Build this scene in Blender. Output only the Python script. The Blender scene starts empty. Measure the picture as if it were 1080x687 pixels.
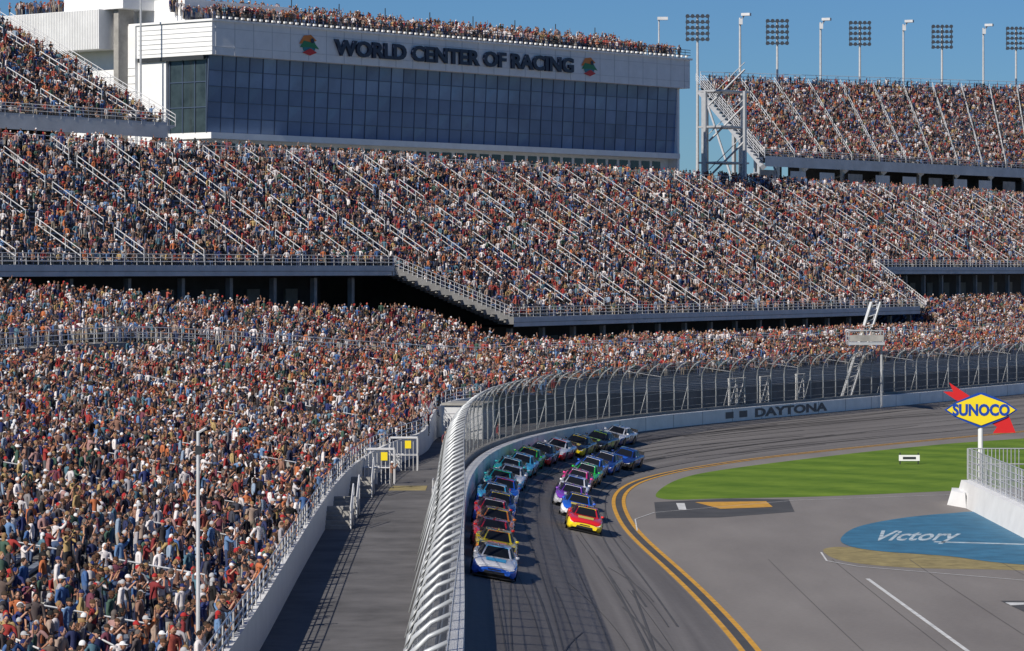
import bpy, math, random
import numpy as np
from mathutils import Vector, Matrix
random.seed(7); rng=np.random.default_rng(7)
F=3400.0; H=15.0; HV=285.0
scene=bpy.context.scene
def survey(u,v,z=0.0):
    Y=F*(H-z)/(v-HV); return ((u-540)*Y/F, Y)

# ------------------------------------------------ materials
def mat(name,col,rough=0.7,metal=0.0,noise=0.0,scale=1.0,coat=0.0,spec=0.5,col2=None):
    m=bpy.data.materials.new(name); m.use_nodes=True
    nt=m.node_tree; b=nt.nodes['Principled BSDF']
    b.inputs['Base Color'].default_value=(*col,1); b.inputs['Roughness'].default_value=rough
    b.inputs['Metallic'].default_value=metal; b.inputs['Coat Weight'].default_value=coat
    b.inputs['Specular IOR Level'].default_value=spec
    if noise>0 or col2:
        tc=nt.nodes.new('ShaderNodeTexCoord'); n=nt.nodes.new('ShaderNodeTexNoise')
        n.inputs['Scale'].default_value=scale; n.inputs['Detail'].default_value=6; n.inputs['Roughness'].default_value=0.65
        r=nt.nodes.new('ShaderNodeValToRGB')
        r.color_ramp.elements[0].position=0.3; r.color_ramp.elements[1].position=0.7
        c2=col2 or tuple(min(1,c*(1+noise)) for c in col)
        c1=col if col2 else tuple(c*(1-noise) for c in col)
        r.color_ramp.elements[0].color=(*c1,1); r.color_ramp.elements[1].color=(*c2,1)
        nt.links.new(tc.outputs['Object'],n.inputs['Vector']); nt.links.new(n.outputs['Fac'],r.inputs['Fac'])
        nt.links.new(r.outputs['Color'],b.inputs['Base Color'])
    return m
M={}
M['concrete']=mat('concrete',(0.30,0.29,0.27),0.85,noise=0.25,scale=0.8)
M['tread']=mat('tread_concrete',(0.17,0.165,0.16),0.9,noise=0.35,scale=0.7)
M['bench']=mat('bench_aluminium',(0.22,0.25,0.30),0.5,0.2,noise=0.3,scale=0.5)
M['fascia']=mat('fascia_paint',(0.55,0.56,0.57),0.6,noise=0.14,scale=0.4)
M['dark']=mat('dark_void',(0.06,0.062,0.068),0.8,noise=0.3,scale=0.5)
M['white']=mat('white_paint',(0.80,0.80,0.79),0.5,noise=0.07,scale=0.6)
M['barrier']=mat('barrier_paint',(0.80,0.80,0.79),0.5,noise=0.12,scale=0.5)
M['steel']=mat('galvanised_steel',(0.50,0.51,0.52),0.45,0.35,noise=0.12,scale=2)
M['rail']=mat('rail_steel',(0.66,0.66,0.66),0.4,0.15,noise=0.2,scale=0.2)
M['fpost']=mat('fence_post_paint',(0.46,0.48,0.49),0.45,0.25,noise=0.2,scale=0.8)
M['dsteel']=mat('dark_steel',(0.05,0.055,0.06),0.5,0.4)
M['yellow']=mat('yellow_paint',(0.60,0.31,0.03),0.6,noise=0.28,scale=1.5)
M['wline']=mat('white_line_paint',(0.62,0.62,0.6),0.6,noise=0.25,scale=1.5)
M['skid']=mat('skid_rubber',(0.075,0.072,0.070),0.7,noise=0.2,scale=0.6)
M['patch']=mat('dark_asphalt',(0.060,0.060,0.062),0.85,noise=0.25,scale=0.5)
M['walk']=mat('service_asphalt',(0.105,0.101,0.102),0.85,noise=0.4,scale=0.35)
M['blue']=mat('blue_pad_paint',(0.045,0.16,0.26),0.6,noise=0.28,scale=0.7)
M['padtext']=mat('worn_white_paint',(0.42,0.50,0.54),0.6,noise=0.5,scale=1.4)
M['dryg']=mat('dry_grass',(0.26,0.21,0.09),0.9,noise=0.35,scale=1.2)
M['navy']=mat('navy_letters',(0.012,0.02,0.05),0.4)
M['red']=mat('red_enamel',(0.62,0.02,0.02),0.4)
M['syel']=mat('sign_yellow',(0.85,0.66,0.02),0.4)
M['sblue']=mat('sign_blue',(0.01,0.06,0.35),0.4)
M['green']=mat('green_enamel',(0.02,0.22,0.08),0.4)
M['teal']=mat('teal_enamel',(0.02,0.2,0.25),0.4)
M['orange']=mat('orange_enamel',(0.7,0.2,0.02),0.4)
M['lamp']=mat('lamp_housing',(0.10,0.12,0.15),0.35,0.3)
M['glass']=mat('tower_glass',(0.135,0.205,0.34),0.10,0.0,noise=0.22,scale=0.10)
M['glassb']=mat('tower_glass_band',(0.18,0.26,0.41),0.10,0.0,noise=0.22,scale=0.14)
M['glass2']=mat('corner_glass',(0.035,0.05,0.055),0.08,0.0,noise=0.4,scale=0.6)
M['mull']=mat('mullion',(0.08,0.11,0.17),0.4,0.3)
def grass_mat():
    m=bpy.data.materials.new('grass'); m.use_nodes=True; nt=m.node_tree; b=nt.nodes['Principled BSDF']
    b.inputs['Roughness'].default_value=0.95; b.inputs['Specular IOR Level'].default_value=0.15
    tc=nt.nodes.new('ShaderNodeTexCoord')
    n=nt.nodes.new('ShaderNodeTexNoise'); n.inputs['Scale'].default_value=0.35; n.inputs['Detail'].default_value=10; n.inputs['Roughness'].default_value=.7
    w=nt.nodes.new('ShaderNodeTexWave'); w.inputs['Scale'].default_value=0.06; w.inputs['Distortion'].default_value=3.0; w.bands_direction='DIAGONAL'
    r=nt.nodes.new('ShaderNodeValToRGB'); r.color_ramp.elements[0].position=0.3; r.color_ramp.elements[1].position=0.72
    r.color_ramp.elements[0].color=(0.070,0.140,0.014,1); r.color_ramp.elements[1].color=(0.165,0.255,0.03,1)
    mx=nt.nodes.new('ShaderNodeMix'); mx.data_type='FLOAT'; mx.inputs[0].default_value=0.16
    nt.links.new(tc.outputs['Object'],n.inputs['Vector']); nt.links.new(tc.outputs['Object'],w.inputs['Vector'])
    nt.links.new(n.outputs['Fac'],mx.inputs[2]); nt.links.new(w.outputs['Fac'],mx.inputs[3])
    nt.links.new(mx.outputs[0],r.inputs['Fac']); nt.links.new(r.outputs['Color'],b.inputs['Base Color'])
    return m
M['grass']=grass_mat()
def asphalt_mat(name,c1,c2,uvmode):
    m=bpy.data.materials.new(name); m.use_nodes=True; nt=m.node_tree; b=nt.nodes['Principled BSDF']
    b.inputs['Roughness'].default_value=0.8; b.inputs['Specular IOR Level'].default_value=0.3
    tc=nt.nodes.new('ShaderNodeTexCoord')
    mp=nt.nodes.new('ShaderNodeMapping'); mp.inputs['Scale'].default_value=(0.02,1.3,1) if uvmode else (0.22,0.05,1)
    nt.links.new(tc.outputs['UV' if uvmode else 'Object'],mp.inputs['Vector'])
    n=nt.nodes.new('ShaderNodeTexNoise'); n.inputs['Scale'].default_value=1.0; n.inputs['Detail'].default_value=6
    nt.links.new(mp.outputs['Vector'],n.inputs['Vector'])
    n2=nt.nodes.new('ShaderNodeTexNoise'); n2.inputs['Scale'].default_value=3.5; n2.inputs['Detail'].default_value=8; n2.inputs['Roughness'].default_value=0.8
    nt.links.new(tc.outputs['Object'],n2.inputs['Vector'])
    mx=nt.nodes.new('ShaderNodeMix'); mx.data_type='FLOAT'; mx.inputs[0].default_value=0.4
    nt.links.new(n.outputs['Fac'],mx.inputs[2]); nt.links.new(n2.outputs['Fac'],mx.inputs[3])
    r=nt.nodes.new('ShaderNodeValToRGB'); r.color_ramp.elements[0].position=0.33; r.color_ramp.elements[1].position=0.67
    r.color_ramp.elements[0].color=(*c1,1); r.color_ramp.elements[1].color=(*c2,1)
    nt.links.new(mx.outputs[0],r.inputs['Fac']); nt.links.new(r.outputs['Color'],b.inputs['Base Color'])
    return m
M['track']=asphalt_mat('track_asphalt',(0.115,0.106,0.102),(0.215,0.200,0.190),True)
M['apron']=asphalt_mat('apron_asphalt',(0.165,0.150,0.140),(0.255,0.235,0.218),False)
M['earth']=mat('earth',(0.10,0.11,0.05),0.95,noise=0.3,scale=0.05)
def fence_mat():
    m=bpy.data.materials.new('wire_mesh'); m.use_nodes=True; nt=m.node_tree; b=nt.nodes['Principled BSDF']
    b.inputs['Base Color'].default_value=(0.085,0.088,0.092,1); b.inputs['Roughness'].default_value=0.6
    uv=nt.nodes.new('ShaderNodeTexCoord'); sx=nt.nodes.new('ShaderNodeSeparateXYZ'); nt.links.new(uv.outputs['UV'],sx.inputs[0])
    def mth(op,a,bb=None):
        n=nt.nodes.new('ShaderNodeMath'); n.operation=op
        for i,x in enumerate((a,bb)):
            if x is None: continue
            if isinstance(x,(int,float)): n.inputs[i].default_value=x
            else: nt.links.new(x,n.inputs[i])
        return n.outputs[0]
    ws=[]
    for op in ('ADD','SUBTRACT'):
        a=mth(op,sx.outputs[0],sx.outputs[1]); a=mth('MULTIPLY',a,8.0); a=mth('FRACT',a); a=mth('SUBTRACT',a,0.5); a=mth('ABSOLUTE',a)
        ws.append(mth('GREATER_THAN',a,0.365))
    w=mth('MAXIMUM',*ws)
    nt.links.new(w,b.inputs['Alpha'])
    return m
M['mesh']=fence_mat()

# ------------------------------------------------ mesh builder
class MB:
    def __init__(s): s.v=[];s.f=[];s.m=[]
    def add(s,vs,fs,mi=0):
        o=len(s.v); s.v.extend([tuple(map(float,p)) for p in vs])
        for f in fs: s.f.append(tuple(o+i for i in f)); s.m.append(mi)
    def hexa(s,b,t,mi=0):
        n=len(b); s.add(list(b)+list(t),[tuple(range(n))[::-1],tuple(range(n,2*n))]+[(i,(i+1)%n,n+(i+1)%n,n+i) for i in range(n)],mi)
    def box(s,c,d,mi=0,yaw=0.0):
        cx,cy,cz=c; x,y,z=d[0]/2,d[1]/2,d[2]/2; ca,sa=math.cos(yaw),math.sin(yaw)
        q=[(cx+a*ca-b*sa,cy+a*sa+b*ca) for a,b in ((-x,-y),(x,-y),(x,y),(-x,y))]
        s.hexa([(p[0],p[1],cz-z) for p in q],[(p[0],p[1],cz+z) for p in q],mi)
    def tube(s,pts,r,mi=0,n=5,cap=True):
        P=[Vector(p) for p in pts]; k=len(P); vs=[]
        rr=r if hasattr(r,'__len__') else [r]*k
        for i in range(k):
            t=(P[min(i+1,k-1)]-P[max(i-1,0)]).normalized()
            up=Vector((0,0,1)) if abs(t.z)<0.9 else Vector((1,0,0))
            a=t.cross(up).normalized(); b=t.cross(a)
            for j in range(n):
                g=2*math.pi*j/n; vs.append(P[i]+(a*math.cos(g)+b*math.sin(g))*rr[i])
        fs=[(i*n+j,i*n+(j+1)%n,(i+1)*n+(j+1)%n,(i+1)*n+j) for i in range(k-1) for j in range(n)]
        if cap: fs+= [tuple(range(n))[::-1],tuple(range((k-1)*n,k*n))]
        s.add(vs,fs,mi)
    def strip(s,A,B,mi=0):
        n=len(A); s.add(list(A)+list(B),[(i,i+1,n+i+1,n+i) for i in range(n-1)],mi)
    def poly(s,pts,mi=0): s.add(pts,[tuple(range(len(pts)))],mi)
    def obj(s,name,mats,parent=None,smooth=False,link=True):
        me=bpy.data.meshes.new(name); me.from_pydata(s.v,[],s.f)
        for m in mats: me.materials.append(M[m] if isinstance(m,str) else m)
        me.polygons.foreach_set('material_index',s.m)
        if smooth: me.polygons.foreach_set('use_smooth',[True]*len(s.f))
        me.update(); o=bpy.data.objects.new(name,me)
        if link: scene.collection.objects.link(o)
        if parent: o.parent=parent
        return o
def empty(name):
    o=bpy.data.objects.new(name,None); scene.collection.objects.link(o); return o
_tc={}
def text_geo(txt,shear=0.0,off=0.0):
    k=(txt,shear,off)
    if k in _tc: return _tc[k]
    cu=bpy.data.curves.new('t','FONT'); cu.body=txt; cu.align_x='CENTER'; cu.align_y='CENTER'; cu.shear=shear; cu.offset=off; cu.resolution_u=3
    o=bpy.data.objects.new('t',cu); scene.collection.objects.link(o)
    dg=bpy.context.evaluated_depsgraph_get(); me=bpy.data.meshes.new_from_object(o.evaluated_get(dg))
    vs=np.array([v.co[:] for v in me.vertices]); fs=[tuple(p.vertices) for p in me.polygons]
    bpy.data.objects.remove(o); bpy.data.meshes.remove(me)
    _tc[k]=(vs,fs); return vs,fs
def put_text(mb,txt,org,ax,up,width,height,mi,thick=0.0,shear=0.0,off=0.0):
    vs,fs=text_geo(txt,shear,off)
    w=vs[:,0].max()-vs[:,0].min(); h=vs[:,1].max()-vs[:,1].min(); cx=(vs[:,0].max()+vs[:,0].min())/2; cy=(vs[:,1].max()+vs[:,1].min())/2
    ax=np.array(ax,float); up=np.array(up,float); nn=np.cross(ax,up)
    pts=np.array(org)+((vs[:,0:1]-cx)/w*width)*ax+((vs[:,1:2]-cy)/h*height)*up
    mb.add(pts+nn*thick,fs,mi)
    if thick>0:
        ed={}
        for f in fs:
            for i in range(len(f)):
                e=(f[i],f[(i+1)%len(f)]); ed[e]=1
        b=[e for e in ed if (e[1],e[0]) not in ed]
        n=len(pts); mb.add(np.vstack([pts,pts+nn*thick]),[(e[0],e[1],e[1]+n,e[0]+n) for e in b],mi)

# ------------------------------------------------ track reference curve
cp=np.array([(-1.0,-20),(-1.1,30),(-1.4,80),(-1.6,110),(-2.1,140),(-2.45,167),(-2.4,188),(-1.5,210),(.67,227),(4.3,243),(9.1,257),(14.2,268),(21.4,281),(31.2,298),(43,319),(53.6,338),(77,381),(120,460),(200,607),(330,846)],float)
d=np.r_[0,np.cumsum(np.hypot(*np.diff(cp,axis=0).T))]
sd=np.arange(0,d[-1],1.0); c=np.c_[np.interp(sd,d,cp[:,0]),np.interp(sd,d,cp[:,1])]
for _ in range(3):
    k=np.ones(13)/13; cc=c.copy()
    for j in (0,1): cc[6:-6,j]=np.convolve(c[:,j],k,'valid')
    c=cc
C=c; t=np.gradient(C,axis=0); t/=np.hypot(t[:,0],t[:,1])[:,None]; N=np.c_[-t[:,1],t[:,0]]
S=np.r_[0,np.cumsum(np.hypot(*np.diff(C,axis=0).T))]
SMAX=S[-1]
def P(s,D,z=None):
    s=np.asarray(s,float)
    x=np.interp(s,S,C[:,0]); y=np.interp(s,S,C[:,1]); nx=np.interp(s,S,N[:,0]); ny=np.interp(s,S,N[:,1])
    l=np.hypot(nx,ny); nx=nx/l; ny=ny/l
    return np.stack([x+D*nx,y+D*ny],-1)
def Nrm(s):
    nx=np.interp(s,S,N[:,0]); ny=np.interp(s,S,N[:,1]); return np.stack([nx,ny],-1)
def locate(x,y):
    d2=(C[:,0]-x)**2+(C[:,1]-y)**2; i=int(np.argmin(d2)); v=np.array([x,y])-C[i]
    return S[i]+float(v@t[i]), float(v@N[i])
def sY(y): return float(np.interp(y,C[:,1],S))
ye=[locate(*survey(u,v)) for u,v in [(850,800),(780,687),(740,640),(700,600),(665,568),(650,548),(645,532),(652,515),(680,503),(720,495),(800,483),(900,472),(1000,462),(1080,455)]]
ye=sorted([(a,-b) for a,b in ye]); YS=np.array([a for a,b in ye]); YD=np.array([b for a,b in ye])
sf=np.arange(0,SMAX,2.0); wd=np.interp(sf,YS,YD); 
kk=np.ones(9)/9; wd2=wd.copy(); wd2[4:-4]=np.convolve(wd,kk,'valid')
def W(s): return np.interp(s,sf,wd2)
def track_z(x,y):
    s,D=locate(x,y); w=float(W(s)); return 2.0*max(0,min(1,1+D/w))
def on_track(u,v):
    z=1.0
    for _ in range(30):
        x,y=survey(u,v,z); z=0.5*z+0.5*track_z(x,y)
    return x,y,z

g=MB(); g.poly([(-4000,-4000,-0.06),(4000,-4000,-0.06),(4000,4000,-0.06),(-4000,4000,-0.06)]); g.obj('ground',['earth'])
g=MB(); g.poly([(-60,-60,0),(260,-60,0),(460,900,0),(-60,900,0)]); g.obj('infield_pavement',['apron'])
ss=np.arange(0,SMAX-60,2.0); fr=np.linspace(0,1,9)
vs=[];fs=[];uvs=[]
for s in ss:
    w=float(W(s))
    for f_ in fr:
        p=P(s,-w*f_); vs.append((p[0],p[1],2.0*(1-f_)+0.012)); uvs.append((s,f_*12))
n=len(fr)
for i in range(len(ss)-1):
    for j in range(n-1): fs.append((i*n+j,(i)*n+j+1,(i+1)*n+j+1,(i+1)*n+j))
me=bpy.data.meshes.new('race_track'); me.from_pydata(vs,[],fs); me.materials.append(M['track'])
ul=me.uv_layers.new(name='UVMap'); ul.data.foreach_set('uv',[q for lp in me.loops for q in uvs[lp.vertex_index]])
me.polygons.foreach_set('use_smooth',[True]*len(fs)); o=bpy.data.objects.new('race_track',me); scene.collection.objects.link(o)

def ribbon(mb,pts,w,z,mi):
    pts=np.array(pts,float); tt=np.gradient(pts,axis=0); tt/=np.hypot(tt[:,0],tt[:,1])[:,None]; nn=np.c_[-tt[:,1],tt[:,0]]
    zz=z if hasattr(z,'__len__') else [z]*len(pts); w=np.broadcast_to(np.asarray(w,float),(len(pts),))
    A=[(p[0]+q[0]*a/2,p[1]+q[1]*a/2,h) for p,q,h,a in zip(pts,nn,zz,w)]; B=[(p[0]-q[0]*a/2,p[1]-q[1]*a/2,h) for p,q,h,a in zip(pts,nn,zz,w)]
    mb.strip(A,B,mi)
mk=MB(); sl=np.arange(60,SMAX-70,2.0)
Wl=W(sl)
ribbon(mk,[P(s,-w-0.15) for s,w in zip(sl,Wl)],0.24,0.022,0)
ribbon(mk,[P(s,-w-0.80) for s,w in zip(sl,Wl)],0.24,0.022,0)
ribbon(mk,[P(s,-w-0.48) for s,w in zip(sl,Wl)],0.38,0.018,2)
def gl(pp,z=0.0): return [survey(u,v,z) for u,v in pp]
ribbon(mk,gl([(915,611),(1024,690)]),0.2,0.026,1)
ribbon(mk,gl([(866,583),(872,592),(905,598),(1085,613)]),0.10,0.024,1)
ribbon(mk,gl([(672,560),(670,548),(690,541),(840,528),(1090,519)]),0.08,0.024,1)
def gp(mb,pp,z,mi): mb.poly([(x,y,z) for x,y in gl(pp)],mi)
gp(mk,[(690,530),(692,547),(760,546),(838,540),(832,527),(770,526)],0.008,2)
gp(mk,[(733,530),(760,537),(815,535),(808,529)],0.014,0)
gp(mk,[(1055,634),(1085,648),(1085,634)],0.012,2)
gp(mk,[(1060,636),(1066,639),(1085,638),(1085,636)],0.018,1)
gp(mk,[(713,531),(716,538),(724,538),(722,531)],0.016,1)
mk.obj('road_markings',['yellow','wline','patch'])
sk=MB()
for i in range(60):
    s0=rng.uniform(80,300); L=rng.uniform(15,90); q=np.arange(s0,s0+L,2.0); a0=rng.uniform(.12,.92); drift=rng.uniform(-.15,.15)
    fr_=np.clip(a0+drift*np.linspace(0,1,len(q))**2,0.04,.95); w=W(q)
    ribbon(sk,[P(s,-x*f_) for s,x,f_ in zip(q,w,fr_)],rng.choice([0.04,0.06,0.10]),[2*(1-f_)+0.03 for f_ in fr_],0)
for f_ in (0.33,0.66):
    q=np.arange(80,SMAX-80,2.0); ribbon(sk,[P(s,-float(W(s))*f_) for s in q],0.06,2*(1-f_)+0.028,0)
for off in (3.2,6.5,10.5,15):
    q=np.arange(70,190,3.0); ribbon(sk,[P(s,-12.5-off) for s in q],0.035,0.014,0)
sk.obj('skid_marks',['skid'])
def smoothpoly(pp,z,name,m,n=6):
    pts=np.array(gl(pp)); K=len(pts); out=[]
    for i in range(K):
        p0,p1,p2,p3=pts[i-1],pts[i],pts[(i+1)%K],pts[(i+2)%K]
        for k in range(n):
            a=k/n; out.append(0.5*((2*p1)+(-p0+p2)*a+(2*p0-5*p1+4*p2-p3)*a*a+(-p0+3*p1-3*p2+p3)*a**3))
    b=MB(); b.poly([(x,y,z) for x,y in out],0); return b.obj(name,[m])
smoothpoly([(692,521),(715,506),(760,496),(860,483),(960,472),(1060,464),(1300,450),(1500,470),(1400,500),(1100,513),(980,519),(860,524),(760,526),(705,527)],0.006,'grass','grass')
smoothpoly([(887,568),(905,556),(950,547),(1000,542),(1060,540),(1300,545),(1300,606),(1080,596),(1000,587),(930,582),(895,576)],0.020,'blue_painted_pad','blue')
smoothpoly([(868,581),(885,577),(930,580),(1000,585),(1080,594),(1200,604),(1200,612),(1080,602),(960,599),(890,592)],0.006,'dry_grass_strip','dryg')
tx=MB(); x,y=survey(970,567); put_text(tx,'Victory',(x,y,0.026),(1,0,0),(0.15,1,0),4.6,9,0,shear=0.4,off=0.02); x,y=survey(1035,572); ribbon(tx,[(x-2.6,y),(x+3,y-2)],.7,0.026,0)
tx.obj('pad_lettering',['padtext'])

# ------------------------------------------------ barrier wall + walkway + fence
sw=np.arange(20,SMAX-70,2.0)
def cstrip(mb,sv,D0,z0,D1,z1,mi):
    z0=np.broadcast_to(z0,sv.shape); z1=np.broadcast_to(z1,sv.shape)
    a=P(sv,D0) if not hasattr(D0,'__len__') else np.array([P(s,x) for s,x in zip(sv,D0)])
    b=P(sv,D1) if not hasattr(D1,'__len__') else np.array([P(s,x) for s,x in zip(sv,D1)])
    mb.strip([(p[0],p[1],z) for p,z in zip(a,z0)],[(p[0],p[1],z) for p,z in zip(b,z1)],mi)
wl=MB()
cstrip(wl,sw,0.0,1.9,0.0,3.1,0); cstrip(wl,sw,0.0,3.1,0.55,3.1,0); cstrip(wl,sw,0.55,3.1,0.56,2.9,1); cstrip(wl,sw,0.56,2.9,0.85,2.9,1); cstrip(wl,sw,0.85,2.9,0.85,3.3,1); cstrip(wl,sw,0.85,3.3,1.25,3.3,1); cstrip(wl,sw,1.25,3.3,1.25,2.0,1)
for s in np.arange(60,430,6.0):
    p=P(s,-0.006); q=P(s+0.06,-0.006); wl.add([(p[0],p[1],2.02),(q[0],q[1],2.02),(q[0],q[1],3.09),(p[0],p[1],3.09)],[(0,1,2,3)],2)
s1=locate(*survey(928,431,2.5))[0]; s0=locate(*survey(815,437,2.5))[0]
a=P(s0,-0.03); b=P(s1,-0.03); ax=(b-a)/np.linalg.norm(b-a)
put_text(wl,'DAYTONA',((a[0]+b[0])/2-0.0,(a[1]+b[1])/2,2.58),(ax[0],ax[1],0),(0,0,1),float(np.linalg.norm(b-a)),0.78,3,off=0.04)
for ss_ in (s0-6,s0-3.2):
    p=P(ss_,-0.02); q=P(ss_+1.6,-0.02); wl.add([(p[0],p[1],2.3),(q[0],q[1],2.3),(q[0],q[1],2.85),(p[0],p[1],2.85)],[(0,1,2,3)],3)
wl.obj('retaining_wall',['barrier','concrete','dsteel','navy'])
def sm(x,a,b):
    x=np.clip((np.asarray(x,float)-a)/(b-a),0,1); return x*x*(3-2*x)
sT0=sY(222); sT1=sY(262)
def D0f(s): return 7+7.5*sm(s,sT0,sT1)
wk=MB(); cstrip(wk,sw,1.25,2.0,D0f(sw)+0.05,2.0,0); wk.obj('service_road',['walk'])
fw=MB()
sBl0=sY(238); sBl1=locate(31.2,298)[0]
sA0=locate(31.2,298)[0]; sB0=locate(53.6,338)[0]+88
def wS(s): return sm(s,sBl0,sBl1)
def w2(s): return sm(s,sA0+4,sA0+20)*(1-sm(s,sB0-6,sB0+6))
def zlow(D,s):
    w=wS(s)
    near=3.0+(np.minimum(D,36)-7)*0.175
    far=3.2+(np.minimum(D,36)-14.5)*0.125
    z=near*(1-w)+far*w
    if np.max(D)>=36: z=z+1.3*(1-w)+0.4*w
    z=z+np.maximum(np.asarray(D)-39,0)*(0.05+0.25*(1-w2(s)))
    return z
swn=np.arange(20,SMAX-70,2.0)
dz=np.array([float(zlow(float(D0f(s)),s)) for s in swn])
nf=int(np.searchsorted(swn,sT1))
for sl_,mi_ in ((slice(0,nf+1),0),(slice(nf,None),2)):
    q=swn[sl_]; zz_=dz[sl_]
    cstrip(fw,q,D0f(q),2.0,D0f(q),zz_+0.55,mi_); cstrip(fw,q,D0f(q),zz_+0.55,D0f(q)+0.2,zz_+0.55,mi_); cstrip(fw,q,D0f(q)+0.2,zz_+0.55,D0f(q)+0.2,zz_,mi_)
def railing(mb,sv,Df,zf,h,mi,levels=(1.0,0.6,0.3),r=0.03):
    pts=[]
    for s in sv:
        Dv=Df(s) if callable(Df) else Df; p=P(s,Dv); z=float(zf(Dv,s)) if callable(zf) else zf; pts.append((p[0],p[1],z))
    for l in levels: mb.tube([(p[0],p[1],p[2]+h*l) for p in pts],r,mi,4)
    for p in pts: mb.tube([p,(p[0],p[1],p[2]+h)],r,mi,4)
railing(fw,np.arange(40,sT1,2.0),lambda s:float(D0f(s))+0.1,lambda D,s:zlow(D,s)+0.55,0.9,1)
fw.obj('grandstand_front_wall',['white','rail','tread'])

fe=empty('catch_fence')
fp=MB()
PF=[(1.15,2.6),(1.15,4.8),(1.18,5.6),(1.10,6.2),(0.85,6.75),(0.45,7.12),(0.0,7.33)]
psn=np.arange(50,400,2.8)
for s in psn:
    fp.tube([(*P(s,D),z+rng.normal(0,.015)) for D,z in PF],0.065,0,6)
sc=np.arange(50,400,2.8)
for D,z in [(1.12,3.6),(1.12,4.2),(1.12,4.8),(1.12,5.4),(1.08,6.05),(0.85,6.65),(0.5,7.0),(0.2,7.2),(0.0,7.34)]:
    q=P(sc,D); fp.tube([(p[0],p[1],z) for p in q],0.016,1,4)
for s in psn[::3]:
    fp.tube([(*P(s,1.2),5.2),(*P(s,2.1),2.0)],0.035,0,4)
fp.obj('posts',['fpost','steel'],fe,smooth=True)
prof=[(D-.04,z) for D,z in PF]; prof[0]=(1.1,3.1)
ll=np.r_[0,np.cumsum([math.dist(prof[i],prof[i+1]) for i in range(len(prof)-1)])]
vs=[];uvs=[];fs=[]
for s in sc:
    for (D,z),l in zip(prof,ll):
        p=P(s,D); vs.append((p[0],p[1],z)); uvs.append((s,l))
n=len(prof)
for i in range(len(sc)-1):
    for j in range(n-1): fs.append((i*n+j,i*n+j+1,(i+1)*n+j+1,(i+1)*n+j))
me=bpy.data.meshes.new('mesh'); me.from_pydata(vs,[],fs); me.materials.append(M['mesh'])
ul=me.uv_layers.new(name='UVMap'); ul.data.foreach_set('uv',[q for lp in me.loops for q in uvs[lp.vertex_index]])
o=bpy.data.objects.new('wire_netting',me); scene.collection.objects.link(o); o.parent=fe

# ------------------------------------------------ grandstands
PTS=[]
NV_STAND=8; NV=12
def person(x,y,z,yaw,sit):
    v=rng.integers(NV_STAND,NV) if sit else rng.integers(0,NV_STAND)
    PTS.append((x,y,z,yaw,rng.uniform(0.86,1.05),v))
gs=empty('grandstand')
tr=MB(); bn=MB(); rl=MB()
def row_strip(Dr,dep,zf,s0,s1,rise,bench=True):
    sv=np.arange(s0,s1+0.01,3.0)
    if len(sv)<2: return
    z=np.array([float(zf(Dr,s)) for s in sv])
    cstrip(tr,sv,Dr,z-rise-0.02,Dr,z,0); cstrip(tr,sv,Dr,z,Dr+dep,z,0)
    if bench: cstrip(bn,sv,Dr+dep*0.55,z+0.30,Dr+dep*0.55,z+0.42,0); cstrip(bn,sv,Dr+dep*0.55,z+0.42,Dr+dep*0.9,z+0.42,0)
def seat_row(Dr,dep,zf,s0,s1,sp,drop,ais,aoff,sitp,vis=None,aw=1.5):
    s=s0+rng.uniform(0,sp)
    while s<s1:
        s+=sp*rng.uniform(0.8,1.2)
        if ((s-aoff)%ais)<aw: continue
        dd=drop+0.13*math.sin(s*0.31+Dr*1.9)*math.sin(s*0.083-Dr*0.7)
        if rng.random()<dd: continue
        if vis and not vis(s): continue
        p=P(s,Dr+dep*0.35+rng.uniform(-.12,.12)); n=Nrm(s); sit=rng.random()<sitp+0.25*math.sin(s*0.11+Dr*.5)
        q=P(s,Dr+dep*0.62) if sit else p
        yaw=math.atan2(-n[1],-n[0])+rng.normal(-0.25,0.6)
        person(q[0],q[1],float(zf(Dr,s)),yaw,sit)
sEndL=locate(53.6,338)[0]+150
D=7.2
while D<35.9:
    send=sEndL
    if D<14.6:
        q=np.arange(sT0-5,sT1+5,0.5); idx=np.where(D0f(q)>D)[0]; send=q[idx[0]] if len(idx) else sEndL
    row_strip(D,0.8,zlow,30,send,0.144)
    e=send if D>22.5 else min(send,sT1+10+ (D-14)*2)
    seat_row(D,0.8,zlow,max(30,64+(D-7)*3.5),e,0.70,0.32,16,3,0.25)
    D+=0.8
sv=np.arange(30,sEndL,3.0)
z36=np.array([float(zlow(37.0,s)) for s in sv])
cstrip(tr,sv,36.0,z36-1.9,36.0,z36,1); cstrip(tr,sv,36.0,z36,39.0,z36,1)
railing(rl,np.arange(160,sEndL,2.0),36.1,zlow,1.2,0,levels=(1.0,0.66,0.33),r=.032)
railing(rl,np.arange(160,sEndL,2.5),38.9,zlow,1.3,0,levels=(1.0,0.5),r=.03)
D=39.0
while D<51:
    for (a_,e_) in ([(30,sEndL)] if D<42.6 else [(30,sA0+9),(sB0-1,sEndL)]):
        row_strip(D,0.8,zlow,a_,e_,0.27)
        seat_row(D,0.8,zlow,max(a_,190),e_,0.58,0.18,16,3,0.4)
    D+=0.8
for k in range(500):
    s=rng.uniform(170,sEndL); p=P(s,rng.uniform(36.4,38.6)); person(p[0],p[1],float(zlow(37,s)),rng.uniform(0,6.28),False)
zm=lambda D,s: 9.7+0.62*(D-44)
sM0=140; sM1=locate(53.6,338)[0]+265
AIS=8.0
D=44.4
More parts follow.
